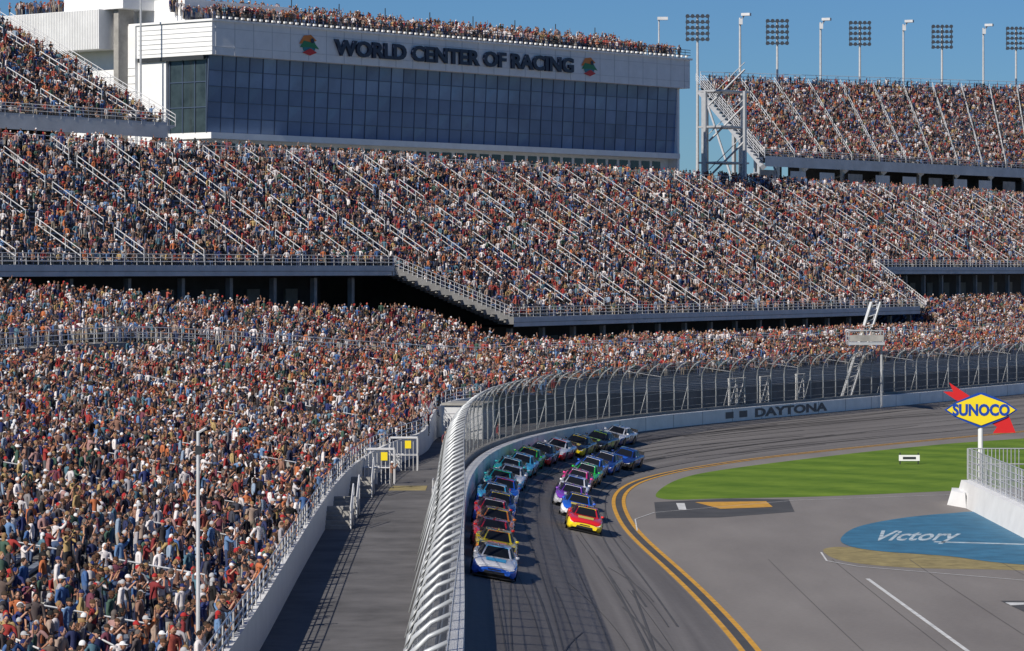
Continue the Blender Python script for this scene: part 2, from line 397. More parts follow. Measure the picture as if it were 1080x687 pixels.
while D<71.0:
    if D<52.8:
        a=sA0+4+(52.8-D)*1.2; b=sB0-(52.8-D)*0.3
    else: a,b=sM0,sM1
    row_strip(D,0.8,zm,a,b,0.5)
    seat_row(D,0.8,zm,max(a,195),b,0.60,0.16,AIS,2,0.6,aw=1.35)
    D+=0.8
DB=D; ZT=9.7+0.62*(DB-44)
def half(p,q): return (p[0]*.5+q[0]*.5,p[1]*.5+q[1]*.5)
for k_ in range(int((sM1-sM0)/AIS)):
    s=(int(sM0/AIS)+1+k_)*AIS+2+0.67
    if s>sM1-2: break
    d0=44.4 if sA0+14<s<sB0-3 else 52.9
    for Dd in np.arange(d0,DB-.7,0.8):
        p0=P(s-0.6,Dd); p1=P(s+0.6,Dd); p2=P(s+0.6,Dd+0.8); p3=P(s-0.6,Dd+0.8); z=9.7+0.62*(Dd-44)
        q=[half(p0,p3),half(p1,p2),tuple(p2),tuple(p3)]
        tr.hexa([(*e,z+.004) for e in q],[(*e,z+.25) for e in q],1)
    sec=d0+0.3+rng.uniform(0,.8)
    while sec<DB-1.5:
        ln=rng.choice([3.2,4.6,5.6]); e=min(sec+ln,DB-.4)
        for hh in (1.15,0.6):
            q0=P(s,sec); q1=P(s,e); rl.tube([(q0[0],q0[1],zm(sec,0)+hh+0.1),(q1[0],q1[1],zm(e,0)+hh+0.1)],0.045,0,4)
        for Dd in np.linspace(sec,e,4):
            q=P(s,Dd); rl.tube([(q[0],q[1],zm(Dd,0)-0.1),(q[0],q[1],zm(Dd,0)+1.25)],0.038,0,4)
        sec+=ln+rng.uniform(.6,1.6)
for k_ in range(40):
    s=k_*16+3+.75
    if s<70 or s>sEndL: continue
    for sec in np.arange(9,34,5.0):
        if sec<float(D0f(s))+.5: continue
        q0=P(s,sec); q1=P(s,sec+3.6); z0=float(zlow(sec,s)); z1=float(zlow(min(sec+3.6,35.9),s))
        rl.tube([(q0[0],q0[1],z0-.1),(q0[0],q0[1],z0+1.1),(q1[0],q1[1],z1+1.1),(q1[0],q1[1],z1-.1)],0.03,0,4)
for (xa,ya,xb,yb) in ((-14.2,88,-11.6,84.5),(-12.6,92,-11.0,89)):
    za=3.0+(abs(xa)-1.5-7)*.175+.1; zb=3.0+(abs(xb)-1.5-7)*.175+.1
    for hh in (1.1,.6): rl.tube([(xa,ya,za+hh),(xb,yb,zb+hh)],.03,0,5)
    for f_ in (0,.33,.66,1): rl.tube([(xa+(xb-xa)*f_,ya+(yb-ya)*f_,za+(zb-za)*f_-.1),(xa+(xb-xa)*f_,ya+(yb-ya)*f_,za+(zb-za)*f_+1.1)],.03,0,5)
dk=MB()
def deck(Df,zf,s0,s1,back,bot=0):
    sv=np.arange(s0,s1+.01,2.0)
    cstrip(dk,sv,Df,zf-0.75,Df,zf+0.25,0); cstrip(dk,sv,Df,zf+0.25,Df+0.5,zf+0.25,0)
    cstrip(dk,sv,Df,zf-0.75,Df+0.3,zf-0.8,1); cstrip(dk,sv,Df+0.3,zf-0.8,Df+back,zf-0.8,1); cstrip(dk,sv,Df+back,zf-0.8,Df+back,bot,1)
    cstrip(dk,sv,Df-0.02,zf-0.35,Df-0.02,zf-0.28,2)
    railing(rl,np.arange(s0,s1,1.5),Df+0.15,zf+0.25,1.0,0,levels=(1.0,0.66,0.33),r=.026)
    for s in np.arange(s0+2,s1,7.0):
        p=P(s,Df+1.6); n=Nrm(s); dk.box((p[0],p[1],zf/2-0.5),(0.5,0.5,zf-0.95),2,math.atan2(n[1],n[0]))
        q=P(s,Df+back-.1); dk.box((q[0],q[1],zf-3.2),(0.3,2.2,2.2),2,math.atan2(n[1],n[0]))
deck(52.4,15.2,sM0,sA0+6,9); deck(44.0,9.9,sA0+15,sB0-3,8); deck(52.4,15.2,sB0-1,sM1,9)
for (sa,Da,za,sb,Db,zb) in [(sA0+5,52.4,15.2,sA0+15,44.0,9.9),(sB0-3,44.0,9.9,sB0,52.4,15.2)]:
    a=P(sa,Da); b=P(sb,Db); K=26
    for k in range(K):
        f0,f1=k/K,(k+1)/K; p=a+(b-a)*f0; q=a+(b-a)*f1; z=za+(zb-za)*(f0 if za>zb else f1)
        dk.hexa([(p[0],p[1],z-.7),(q[0],q[1],z-.7),(q[0]-1.2,q[1]+1.2,z-.7),(p[0]-1.2,p[1]+1.2,z-.7)],[(p[0],p[1],z+.1),(q[0],q[1],z+.1),(q[0]-1.2,q[1]+1.2,z+.1),(p[0]-1.2,p[1]+1.2,z+.1)],2)
        rl.tube([(p[0],p[1],z),(p[0],p[1],za+(zb-za)*f0+1.2)],0.03,0,4)
    for hh in (1.2,.8,.4): rl.tube([(a[0],a[1],za+hh),(b[0],b[1],zb+hh)],0.04,0,4)
sv=np.arange(sM0,sM1,3.0)
cstrip(tr,sv,DB,ZT,DB+9,ZT,1); cstrip(dk,sv,DB+9,0,DB+9,ZT+1.1,0)
railing(rl,np.arange(200,sM1,2.5),DB+0.1,ZT,1.1,0)
for k in range(1000):
    s=rng.uniform(210,sM1-5); p=P(s,DB+rng.uniform(0.3,4.5)); person(p[0],p[1],ZT,rng.uniform(0,6.28),False)
def ruled(F0,F1,T0,T1,rows,name):
    F0,F1,T0,T1=map(np.array,(F0,F1,T0,T1)); L=np.linalg.norm(F1-F0)
    dirh=(F1-F0)[:2]/np.linalg.norm((F1-F0)[:2]); back=(T0-F0)[:2]; nb=np.array([-dirh[1],dirh[0]]); nb*=np.sign(nb@back)
    yaw0=math.atan2(-nb[1],-nb[0])
    def pt(a,r): return (F0+(F1-F0)*a)*(1-r)+(T0+(T1-T0)*a)*r
    for i in range(rows):
        r0=i/rows; r1=(i+1)/rows
        A0,A1,B0,B1=pt(0,r0),pt(1,r0),pt(0,r1),pt(1,r1)
        z0=(A0[2],A1[2]); pz=(pt(0,max(0,r0-1/rows))[2],pt(1,max(0,r0-1/rows))[2])
        tr.add([(A0[0],A0[1],pz[0]-.02),(A1[0],A1[1],pz[1]-.02),(A1[0],A1[1],z0[1]),(A0[0],A0[1],z0[0]),(B1[0],B1[1],z0[1]),(B0[0],B0[1],z0[0])],[(0,1,2,3),(3,2,4,5)],0)
        s=0
        while s<L:
            s+=0.62*rng.uniform(.85,1.15)
            if s>L-.3: break
            if (s%9)<1.4 or rng.random()<0.20: continue
            p=pt(s/L,r0+0.4/rows); sit=rng.random()<.6
            person(p[0],p[1],pt(s/L,r0)[2],yaw0+rng.normal(-.2,.6),sit)
    for s in np.arange(0.7,L,9):
        for c0 in np.arange(0.02,0.95,0.2):
            a=pt(s/L,c0); b=pt(s/L,min(c0+0.17,.99))
            for hh in (1.15,.6): rl.tube([(a[0],a[1],a[2]+hh),(b[0],b[1],b[2]+hh)],0.055,0,4)
            for f_ in (0,.33,.66,1.0):
                q=a+(b-a)*f_; rl.tube([(q[0],q[1],q[2]-.3),(q[0],q[1],q[2]+1.1)],0.045,0,4)
    f0,f1=F0,F1
    o=-nb*0.3
    dk.add([(f0[0]+o[0],f0[1]+o[1],f0[2]-1.3),(f1[0]+o[0],f1[1]+o[1],f1[2]-1.3),(f1[0]+o[0],f1[1]+o[1],f1[2]+.3),(f0[0]+o[0],f0[1]+o[1],f0[2]+.3),(f1[0],f1[1],f1[2]+.3),(f0[0],f0[1],f0[2]+.3)],[(0,1,2,3),(3,2,4,5)],0)
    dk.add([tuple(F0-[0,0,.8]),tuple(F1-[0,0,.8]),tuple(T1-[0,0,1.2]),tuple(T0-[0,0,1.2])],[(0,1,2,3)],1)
    nk=int(L/1.8)
    for l in (0.35,.7,1.0): rl.tube([(f0[0]+o[0],f0[1]+o[1],f0[2]+.3+l),(f1[0]+o[0],f1[1]+o[1],f1[2]+.3+l)],0.035,0,4)
    for k in range(nk+1):
        p=f0+(f1-f0)*k/nk; rl.tube([(p[0]+o[0],p[1]+o[1],p[2]),(p[0]+o[0],p[1]+o[1],p[2]+1.3)],0.03,0,4)
    nk=int(L/3.0)
    for k in range(nk+1):
        p=T0+(T1-T0)*k/nk; rl.tube([p,(p[0],p[1],p[2]+1.6)],0.05,0,4)
    for l in (.5,1.0,1.6): rl.tube([(T0[0],T0[1],T0[2]+l),(T1[0],T1[1],T1[2]+l)],0.04,0,4)
    dk.add([(T0[0],T0[1],T0[2]-1.2),(T1[0],T1[1],T1[2]-1.2),(T1[0],T1[1],T1[2]+.2),(T0[0],T0[1],T0[2]+.2)],[(0,1,2,3)],0)
    # concourse back wall under the tier
    w0=pt(.10 if name=='R' else 0,.30); w1=pt(1 if name=='R' else .9,.30)
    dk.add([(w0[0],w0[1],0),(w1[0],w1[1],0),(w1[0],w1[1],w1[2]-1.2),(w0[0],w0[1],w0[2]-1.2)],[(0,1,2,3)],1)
    nk=max(2,int(L/12))
    for k in range(nk+1):
        a=pt(k/nk,0); b=pt(k/nk,1)
        dk.tube([tuple(a-[0,0,1.4]),tuple(b-[0,0,1.9])],0.55,3,4)
        for f_ in (.06,.45,.9):
            q=a+(b-a)*f_; dk.tube([(q[0],q[1],0),(q[0],q[1],q[2]-1.6)],0.35,3,4)
        q=a+(b-a)*.45; q2=a+(b-a)*.9; dk.tube([(q[0],q[1],q[2]-10),(q2[0],q2[1],q2[2]-2)],0.2,3,4)
        q=a+(b-a)*.06; q2=a+(b-a)*.45; dk.tube([(q[0],q[1],q[2]-3),(q2[0],q2[1],q2[2]-9)],0.2,3,4)
    return pt,L
ptR,LR=ruled((38.5,494,32.2),(112,597,32.6),(31,530,46.0),(122,648,50.6),32,'R')
ptL,LL=ruled((-80,284,30.8),(-36,335,30.0),(-99.5,298.5,41.8),(-55.5,349.5,41.8),26,'L')
for k in range(14):
    p=ptR((k+.1)/14,0); q=ptR((k+.62)/14,0); dk.add([(p[0]-1,p[1]-1,ZT),(q[0]-1,q[1]-1,ZT),(q[0]-1,q[1]-1,30.4),(p[0]-1,p[1]-1,30.4)],[(0,1,2,3)],0 if k%3 else 2)
def flank(pt,a,mi=0):
    p=pt(a,0); q=pt(a,1)
    dv=(pt(1,0)-pt(0,0)); dv/=np.linalg.norm(dv); off=dv*(-1.4 if a==0 else 1.4)
    for k in range(22):
        A=p+(q-p)*k/22; B=p+(q-p)*(k+1)/22
        dk.hexa([tuple(A-[0,0,.6]),tuple(B-[0,0,.6]),tuple(np.array([*(B+off)[:2],B[2]])-[0,0,.6]),tuple(np.array([*(A+off)[:2],B[2]])-[0,0,.6])],
                [(A[0],A[1],A[2]+.1),(B[0],B[1],A[2]+.1),(B[0]+off[0],B[1]+off[1],A[2]+.1),(A[0]+off[0],A[1]+off[1],A[2]+.1)],0)
    for hh in (1.2,.8,.4):
        for o2 in (0,1): rl.tube([tuple(p+off*o2+[0,0,hh]),tuple(q+off*o2+[0,0,hh])],0.045,0,4)
    for k in range(14):
        A=p+(q-p)*k/13+off; rl.tube([tuple(A),tuple(A+[0,0,1.2])],0.04,0,4)
flank(ptR,0); flank(ptL,1)
tr.obj('terraces',['tread','concrete'],gs); bn.obj('benches',['bench'],gs)
rl.obj('handrails',['rail'],gs); dk.obj('decks',['fascia','dark','concrete','steel'],gs)

# ------------------------------------------------ press tower
tw=empty('press_tower')
A=np.array([-34.5,367.0]); dv=np.array([56.9,68.0]); LT=np.linalg.norm(dv); dv/=LT; ov=np.array([dv[1],-dv[0]])
def T(a,o,z): p=A+a*dv+o*ov; return (p[0],p[1],z)
def tb(mb,a0,a1,o0,o1,z0,z1,mi):
    mb.hexa([T(a0,o0,z0),T(a1,o0,z0),T(a1,o1,z0),T(a0,o1,z0)],[T(a0,o0,z1),T(a1,o0,z1),T(a1,o1,z1),T(a0,o1,z1)],mi)
b=MB()
tb(b,0.3,LT-.3,-22,-1.4,0,30.0,0)
tb(b,0.0,LT,-22,0.35,30.0,30.7,0)
tb(b,0.1,LT-.1,-22,-0.55,30.7,39.5,2)
tb(b,-0.6,LT+1.2,-22,1.1,39.5,43.3,0)
tb(b,-0.8,LT+1.5,-22.2,1.35,43.3,43.55,0)
tb(b,LT-.25,LT+.2,-22,0.1,26,39.5,0)
tb(b,-0.4,3,-11.2,-6.6,26,39.5,0)
tb(b,-0.9,3,-23,-11.2,26,43.3,0)
tb(b,-4,6,-32,-14.0,40.6,45.2,0); tb(b,-3,6,-21,-11.0,45.2,49.5,0); tb(b,-2.4,0,-13.2,-12.4,26,49,1)
tb(b,-1.0,8,-36,-24,26,40.6,1); tb(b,2,20,-20,-6,43.55,46.4,0)
tb(b,-0.7,-0.62,-11,-0.2,39.0,39.45,3)
b.obj('walls',['white','concrete','dark','dsteel'],tw)
c_=MB()
for k in range(64):
    o_=-32+18.0*k/64; tb(c_,-4.06,-4.0,o_,o_+0.12,40.65,45.15,0)
for z in np.arange(28.5,39.2,0.9): tb(c_,-0.97,-0.9,-23,-11.2,z,z+.05,0)
for k in range(30): a_=LT*k/29; tb(c_,a_-.03,a_+.03,1.1,1.13,39.5,43.3,0)
for z in (40.4,42.5): tb(c_,-.6,LT+1.2,1.1,1.14,z,z+.04,0)
for z in np.arange(39.9,43.2,.55): tb(c_,-.66,-.6,-11,1.1,z,z+.05,0)
c_.obj('cladding_ribs',['fascia'],tw)
gl_=MB()
nb_=40
zl=[30.7,32.4,34.2,36.0,37.8,39.5]
def gz(z): return -0.45+0.45*(z-30.7)/8.8
for k in range(nb_):
    a0=LT*k/nb_; a1=LT*(k+1)/nb_
    for j in range(5):
        tl=rng.normal(0,.012,2)
        gl_.add([T(a0,gz(zl[j])+tl[0],zl[j]),T(a1,gz(zl[j])+tl[1],zl[j]),T(a1,gz(zl[j+1])+tl[1],zl[j+1]),T(a0,gz(zl[j+1])-tl[0],zl[j+1])],[(0,1,2,3)],2 if (j==3 or rng.random()<.12) else 0)
gl_.add([T(0,-.5,30.7),T(0,-6.5,30.7),T(0,-6.5,39.5),T(0,0,39.5)],[(0,1,2,3)],1)
gl_.obj('glazing',['glass','glass2','glassb'],tw)
mu=MB()
for k in range(nb_+1):
    a_=LT*k/nb_; mu.hexa([T(a_-.05,-.5,30.7),T(a_+.05,-.5,30.7),T(a_+.05,-.38,30.7),T(a_-.05,-.38,30.7)],[T(a_-.05,-.1,39.5),T(a_+.05,-.1,39.5),T(a_+.05,.07,39.5),T(a_-.05,.07,39.5)],0)
for z in (32.4,34.2,36.0,37.8): tb(mu,0,LT,gz(z)-.1,gz(z)+.05,z-.04,z+.04,0)
for o_ in (-.35,-2.2,-4.2,-6.3): tb(mu,-.12,.05,o_-.05,o_+.05,30.7,39.5,0)
for z in (33.6,36.5): tb(mu,-.1,.03,-6.4,-.3,z-.05,z+.05,0)
mu.obj('mullions',['mull','white'],tw)
pod=MB()
for k in range(36):
    a_=1.5+k*(LT-3)/36; tb(pod,a_,a_+1.7,-1.4,-1.33,28.4,29.6,0)
pod.obj('lower_windows',['glass2'],tw)
tt=MB(); z=41.35
put_text(tt,'WORLD CENTER OF RACING',T(42.0,1.16,z),(dv[0],dv[1],0),(0,0,1),45,1.95,0,thick=0.3,off=0.035)
def logo(a_):
    def q(pts,mi,o_): tt.poly([T(a_+x,1.15+o_,z+y) for x,y in pts],mi)
    circ=lambda r,cx=0,cy=0,n=14,sx=1:[(cx+sx*r*math.cos(6.283*i/n),cy+r*math.sin(6.283*i/n)) for i in range(n)]
    q(circ(.95,0,-.1,14,1.2),1,0.01); q([(-1.7,.1),(-.9,1.1),(.3,1.25),(1.3,.6),(.2,.3)],5,.03); q([(-1.6,-.3),(-.9,.5),(.9,.3),(1.7,-.4),(.3,-.2)],2,.05); q([(-1.2,-.9),(.2,-.35),(1.3,-.8),(.1,-1.2)],3,.07); q(circ(.3,.5,.55),0,.09)
logo(15.3); logo(68.0)
tt.obj('lettering',['navy','teal','green','red','white','orange'],tw)
rf=MB()
for i in range(4): tb(rf,3,LT-2,-6-1.0*i,-5-1.0*i,43.55,43.9+i*0.45,0)
for l in (.4,.75,1.1): rf.tube([T(-.5,1.2,43.55+l),T(LT+1.2,1.2,43.55+l)],0.04,1,4)
for k in range(60): p=T(LT*k/59,1.2,43.5); rf.tube([p,(p[0],p[1],44.65)],0.035,1,4)
for k in range(90): p=T(LT*k/89,1.45,43.75); rf.box(p,(.3,.3,.22),2,0.7)
for k in range(10): p=T(8+k*8.5,-11,43.5); rf.tube([p,(p[0],p[1],48)],0.06,1,4)
tb(rf,6,LT-4,-16,-12,43.55,46.0,2)
rf.obj('roof_terrace',['tread','dsteel','white'],tw)
yT=math.atan2(ov[1],ov[0])
for k in range(1300):
    r=rng.integers(0,7); a_=rng.uniform(1,LT-.5)
    if r<3: o_=rng.uniform(-1.5,0.9); zz=43.55
    else: o_=-5.5-(r-3); zz=43.9+(r-3)*.45
    p=T(a_,o_,zz); person(p[0],p[1],zz,yT+rng.normal(0,.5),False)
for k in range(120):
    p=T(rng.uniform(-3,5),rng.uniform(-31,-22),45.2); person(*p,yT+rng.normal(0,.6),False)
st=MB()
x0,y0=27.5,452
for k in range(5):
    z=20+k*5; st.box((x0+2.2,y0,z),(6.5,4,.25),0,.85)
for dx,dy in ((-.5,-2),(5,-2),(-.5,3),(5,3)): st.tube([(x0+dx,y0+dy,0),(x0+dx,y0+dy,40)],0.28,0,4)
for k in range(5): st.tube([(x0,y0-2,18+k*5),(x0+5,y0-2,23+k*5)],0.14,0,4); st.tube([(x0,y0-2,19+k*5),(x0+5,y0-2,24+k*5)],0.06,0,4)
st.obj('stair_tower',['steel'])

# ------------------------------------------------ floodlights
def flood(u,vtop,pt,k):
    best=None
    for a_ in np.linspace(-0.05,1,400):
        p=pt(a_,1.03); uu=540+F*p[0]/p[1]
        if best is None or abs(uu-u)<best[0]: best=(abs(uu-u),p)
    p=best[1]; zt=H+(HV-vtop)*p[1]/F
    m=MB()
    m.tube([(p[0],p[1],0),(p[0],p[1],zt-.3)],[.4,.18],0,8)
    if k:
        for i in range(5): m.box((p[0],p[1],zt-4.1+i*.95),(3.9,.18,.14),1)
        for sx in (-1.8,0,1.8): m.box((p[0]+sx,p[1]+.15,zt-2.1),(.14,.12,4.4),1)
        for i in range(5):
            for j in range(5):
                x=p[0]-1.65+j*.82; z=zt-3.85+i*.95
                m.tube([(x,p[1]-.05,z),(x,p[1]-.55,z-.18)],[.2,.36],1,8)
    else:
        m.tube([(p[0],p[1],zt-1.1),(p[0]+.7,p[1]-.5,zt+.1)],.12,0,6); m.box((p[0]+1.0,p[1]-.6,zt+.2),(1.5,.9,.45),2,-.4); m.box((p[0]+.1,p[1]-.3,zt-1.0),(.6,.5,.9),2)
    m.obj('floodlight_mast' if k else 'camera_mast',['steel','lamp','fascia'])
for u,v in ((735,16),(820,21),(907,23),(993,27),(1072,29)): flood(u,v,ptR,1)
for u,v in ((781,17),(866,22),(953,24),(1037,28)): flood(u,v,ptR,0)
p=T(LT+1,-4,0); m=MB(); m.tube([(p[0],p[1],43),(p[0],p[1],49)],.12,0,6); m.box((p[0]+.5,p[1],49.2),(1.4,.8,.4),1); m.obj('camera_mast',['steel','fascia'])
p=T(-4,-7,0); m=MB(); m.tube([(p[0],p[1],26),(p[0],p[1],55)],[.16,.1],0,6); m.obj('flagpole',['steel'])
m=MB(); m.tube([(-9.25,95,2.0),(-9.25,95,6),(-9.25,95,10.25)],[.07,.06,.05],0,8); m.box((-9.25,95,2.1),(.35,.35,.2),0); m.box((-9.25,95,9.7),(.16,.12,.26),1); m.tube([(-9.25,95,10.2),(-9.0,94.8,10.35)],.04,0,6)
m.obj('lamp_post',['fascia','dsteel'])

# ------------------------------------------------ starter stand
s_=locate(*survey(872,430,2))[0]; p0=P(s_,1.6); m=MB()
x,y=p0
for dy in (0,.9):
    m.tube([(x-1.6,y+dy,2.0),(x+1.5,y+dy,12.0)],.11,0,6); m.tube([(x-.8,y+dy,2.0),(x+2.3,y+dy,12.0)],.11,0,6)
for k in range(22):
    f_=k/21; m.tube([(x-1.6+3.1*f_,y,2+10*f_),(x-.8+3.1*f_,y+.9*(k%2),2+10*f_+.25)],.05,0,4)
m.box((x+.9,y+.2,8.1),(3.4,2.6,.25),0); 
for dx in (-.75,.9,2.5):
    for dy in (-1,1.4): m.tube([(x+dx,y+dy,8.2),(x+dx,y+dy,9.3)],.05,0,4)
for z in (8.75,9.3):
    m.tube([(x-.75,y-1,z),(x+2.5,y-1,z),(x+2.5,y+1.4,z),(x-.75,y+1.4,z),(x-.75,y-1,z)],.05,0,4)
m.box((x+.9,y-1.05,8.6),(3.2,.05,.6),1); m.tube([(x+2.4,y,2),(x+2.4,y,8)],.12,0,6)
m.obj('starter_stand',['steel','concrete'])
person(x+.6,y,8.25,-1.9,False); person(x+1.6,y-.3,8.25,-1.6,False)

for u in (628,665,965,785):
    s_=locate(*survey(u,440,2))[0]; m=MB(); a=P(s_,1.3); b_=P(s_+1.8,1.3); 
    m.tube([(a[0],a[1],2.4),(a[0],a[1],5.6),(b_[0],b_[1],5.6),(b_[0],b_[1],2.4)],.09,0,5); m.tube([(a[0],a[1],3),(b_[0],b_[1],5.5)],.07,0,4)
    for k in range(6): m.tube([(a[0],a[1],3+k*.45),(b_[0],b_[1],3+k*.45)],.045,0,4)
    m.obj('fence_gate',['white'])

def gate(s,D,yaw=0):
    p=P(s,D); m=MB(); x,y=p
    for dx in (-.9,.9):
        for dy in (-.6,.6): m.tube([(x+dx,y+dy,2),(x+dx,y+dy,4.1)],.05,0,5)
    for z in (3.0,4.1): m.tube([(x-.9,y-.6,z),(x+.9,y-.6,z),(x+.9,y+.6,z),(x-.9,y+.6,z),(x-.9,y-.6,z)],.045,0,4)
    for k in range(8): m.tube([(x-.9+k*.257,y-.6,2),(x-.9+k*.257,y-.6,3.9)],.025,0,4)
    m.box((x+.3,y-.66,3.7),(.4,.06,.5),1); m.box((x-.55,y,2.5),(.7,.8,1.0),2)
    return m.obj('entry_gate',['rail','syel','fascia'])
gate(sY(196),6.0); gate(sY(209),5.7); gate(sY(243),9.2)
for yy in (163,170,186):
    m=MB(); p=P(sY(yy),6.2)
    for k in range(5): m.hexa([(p[0]-1,p[1]-1.4+k*.5,2.0),(p[0]+.5,p[1]-1.4+k*.5,2.0),(p[0]+.5,p[1]-.9+k*.5,2.0),(p[0]-1,p[1]-.9+k*.5,2.0)],[(p[0]-1,p[1]-1.4+k*.5,2.2+k*.2),(p[0]+.5,p[1]-1.4+k*.5,2.2+k*.2),(p[0]+.5,p[1]-.9+k*.5,2.2+k*.2),(p[0]-1,p[1]-.9+k*.5,2.2+k*.2)],1)
    for dx in (-1.0,.5):
        m.tube([(p[0]+dx,p[1]-1.5,2),(p[0]+dx,p[1]-1.5,3.1),(p[0]+dx,p[1]+1.3,4.1),(p[0]+dx,p[1]+1.3,2)],.045,0,5)
        m.tube([(p[0]+dx,p[1]-1.5,2.55),(p[0]+dx,p[1]+1.3,3.55)],.035,0,5)
        for k in range(7): f_=k/6; m.tube([(p[0]+dx,p[1]-1.5+2.8*f_,2.0+.9*f_),(p[0]+dx,p[1]-1.5+2.8*f_,3.1+f_)],.025,0,4)
    m.obj('access_steps',['rail','concrete'])
for (yy,DD) in ((176,1.9),(183,2.1)):
    m=MB(); p=P(sY(yy),DD)
    m.tube([(p[0],p[1]-1,2),(p[0],p[1]-1,3.1),(p[0],p[1]+1,3.1),(p[0],p[1]+1,2)],.04,0,5)
    for k in range(9): m.tube([(p[0],p[1]-1+k*.25,2.2),(p[0],p[1]-1+k*.25,3.1)],.02,0,4)
    m.tube([(p[0],p[1]-1,2.3),(p[0],p[1]+1,2.3)],.03,0,4); m.obj('crowd_barrier',['rail'])
m=MB(); p=P(sY(247),9.5); m.box((p[0],p[1],3.3),(3.0,4,2.6),0,-.25); m.box((p[0],p[1],4.68),(3.4,4.4,.18),1,-.25); m.box((p[0]+.2,p[1]-2.05,3.0),(.9,.08,1.9),2,-.25); m.obj('utility_building',['fascia','concrete','dark'])
m=MB(); p=P(sY(192),4.0); m.box((p[0],p[1],2.008),(2.2,4,.012),0); m.obj('painted_pad',['dryg'])
for (yy,DD) in ((192,5),(228,6),(236,4)):
    p=P(sY(yy),DD); person(p[0],p[1],2.0,rng.uniform(-1,1),False)

# ------------------------------------------------ pit wall and sign
pw=MB()
pw.hexa([(28.6,90,0),(30.2,90,0),(30.2,208,0),(28.6,208,0)],[(28.9,90,1.5),(29.9,90,1.5),(29.9,207.4,1.5),(28.9,207.4,1.5)],0)
pw.hexa([(27.8,206,0),(28.6,203,0),(29.6,208.6,0),(28.4,209.4,0)],[(28.1,206.2,.9),(28.6,203.5,.9),(29.4,208.2,.9),(28.5,208.9,.9)],0)
for k in range(60): y=90+k*2; pw.tube([(29.4,y,1.5),(29.4,y,3.5)],.05,1,5)
for z in (1.9,2.3,2.7,3.1,3.5): pw.tube([(29.4,90,z),(29.4,207.5,z)],.035,1,4)
for k in range(220): y=90+k*.535; pw.tube([(29.42,y,1.5),(29.42,y,3.5)],.018,1,4,cap=False)
for k in range(14): pw.tube([(29.4+k*.25,207.6,0.0),(29.4+k*.25,207.6,3.5)],.03,1,4)
for z in (1.5,2.5,3.5): pw.tube([(29.4,207.6,z),(33,207.6,z)],.04,1,4)
pw.obj('pit_wall',['white','steel'])
sg=MB(); X,Y=32.7,225.0
sg.tube([(X,Y,0),(X,Y,4.4)],.18,0,10)
def pl(pts,z0,mi,th=.05,c=(X,5.25)): sg.hexa([(c[0]+a,Y-z0,c[1]+b_) for a,b_ in pts],[(c[0]+a,Y-z0-th,c[1]+b_) for a,b_ in pts],mi)
ang=-.58; ca,sa=math.cos(ang),math.sin(ang)
arr=[(-2.9,-.38),(1.6,-.38),(1.6,-.9),(2.9,0),(1.6,.9),(1.6,.38),(-2.9,.38),(-2.3,0)]
pl([(a*ca-b_*sa,a*sa+b_*ca) for a,b_ in arr],.12,1)
pl([(-2.55,0),(-1.75,-.55),(-.2,-1.2),(.2,-1.2),(1.75,-.55),(2.55,0),(1.75,.55),(.2,1.2),(-.2,1.2),(-1.75,.55)],.2,3)
pl([(-2.38,0),(-1.7,-.45),(0,-1.08),(1.7,-.45),(2.38,0),(1.7,.45),(0,1.08),(-1.7,.45)],.26,2)
put_text(sg,'SUNOCO',(X,Y-.33,5.25),(1,0,0),(0,0,1),4.0,.85,3,off=.045)
sg.box((X,Y+.05,5.25),(.3,.2,1.6),0)
sg.obj('fuel_sign',['white','red','syel','sblue'])
m=MB(); x,y=survey(959,490); m.box((x,y,.5),(1.6,.08,.45),0); 
for dx in (-.7,.7): m.tube([(x+dx,y+.08,0),(x+dx,y+.08,.9)],.05,1,5)
m.box((x,y-.05,.5),(1.0,.03,.18),1); m.obj('distance_board',['white','dsteel'])

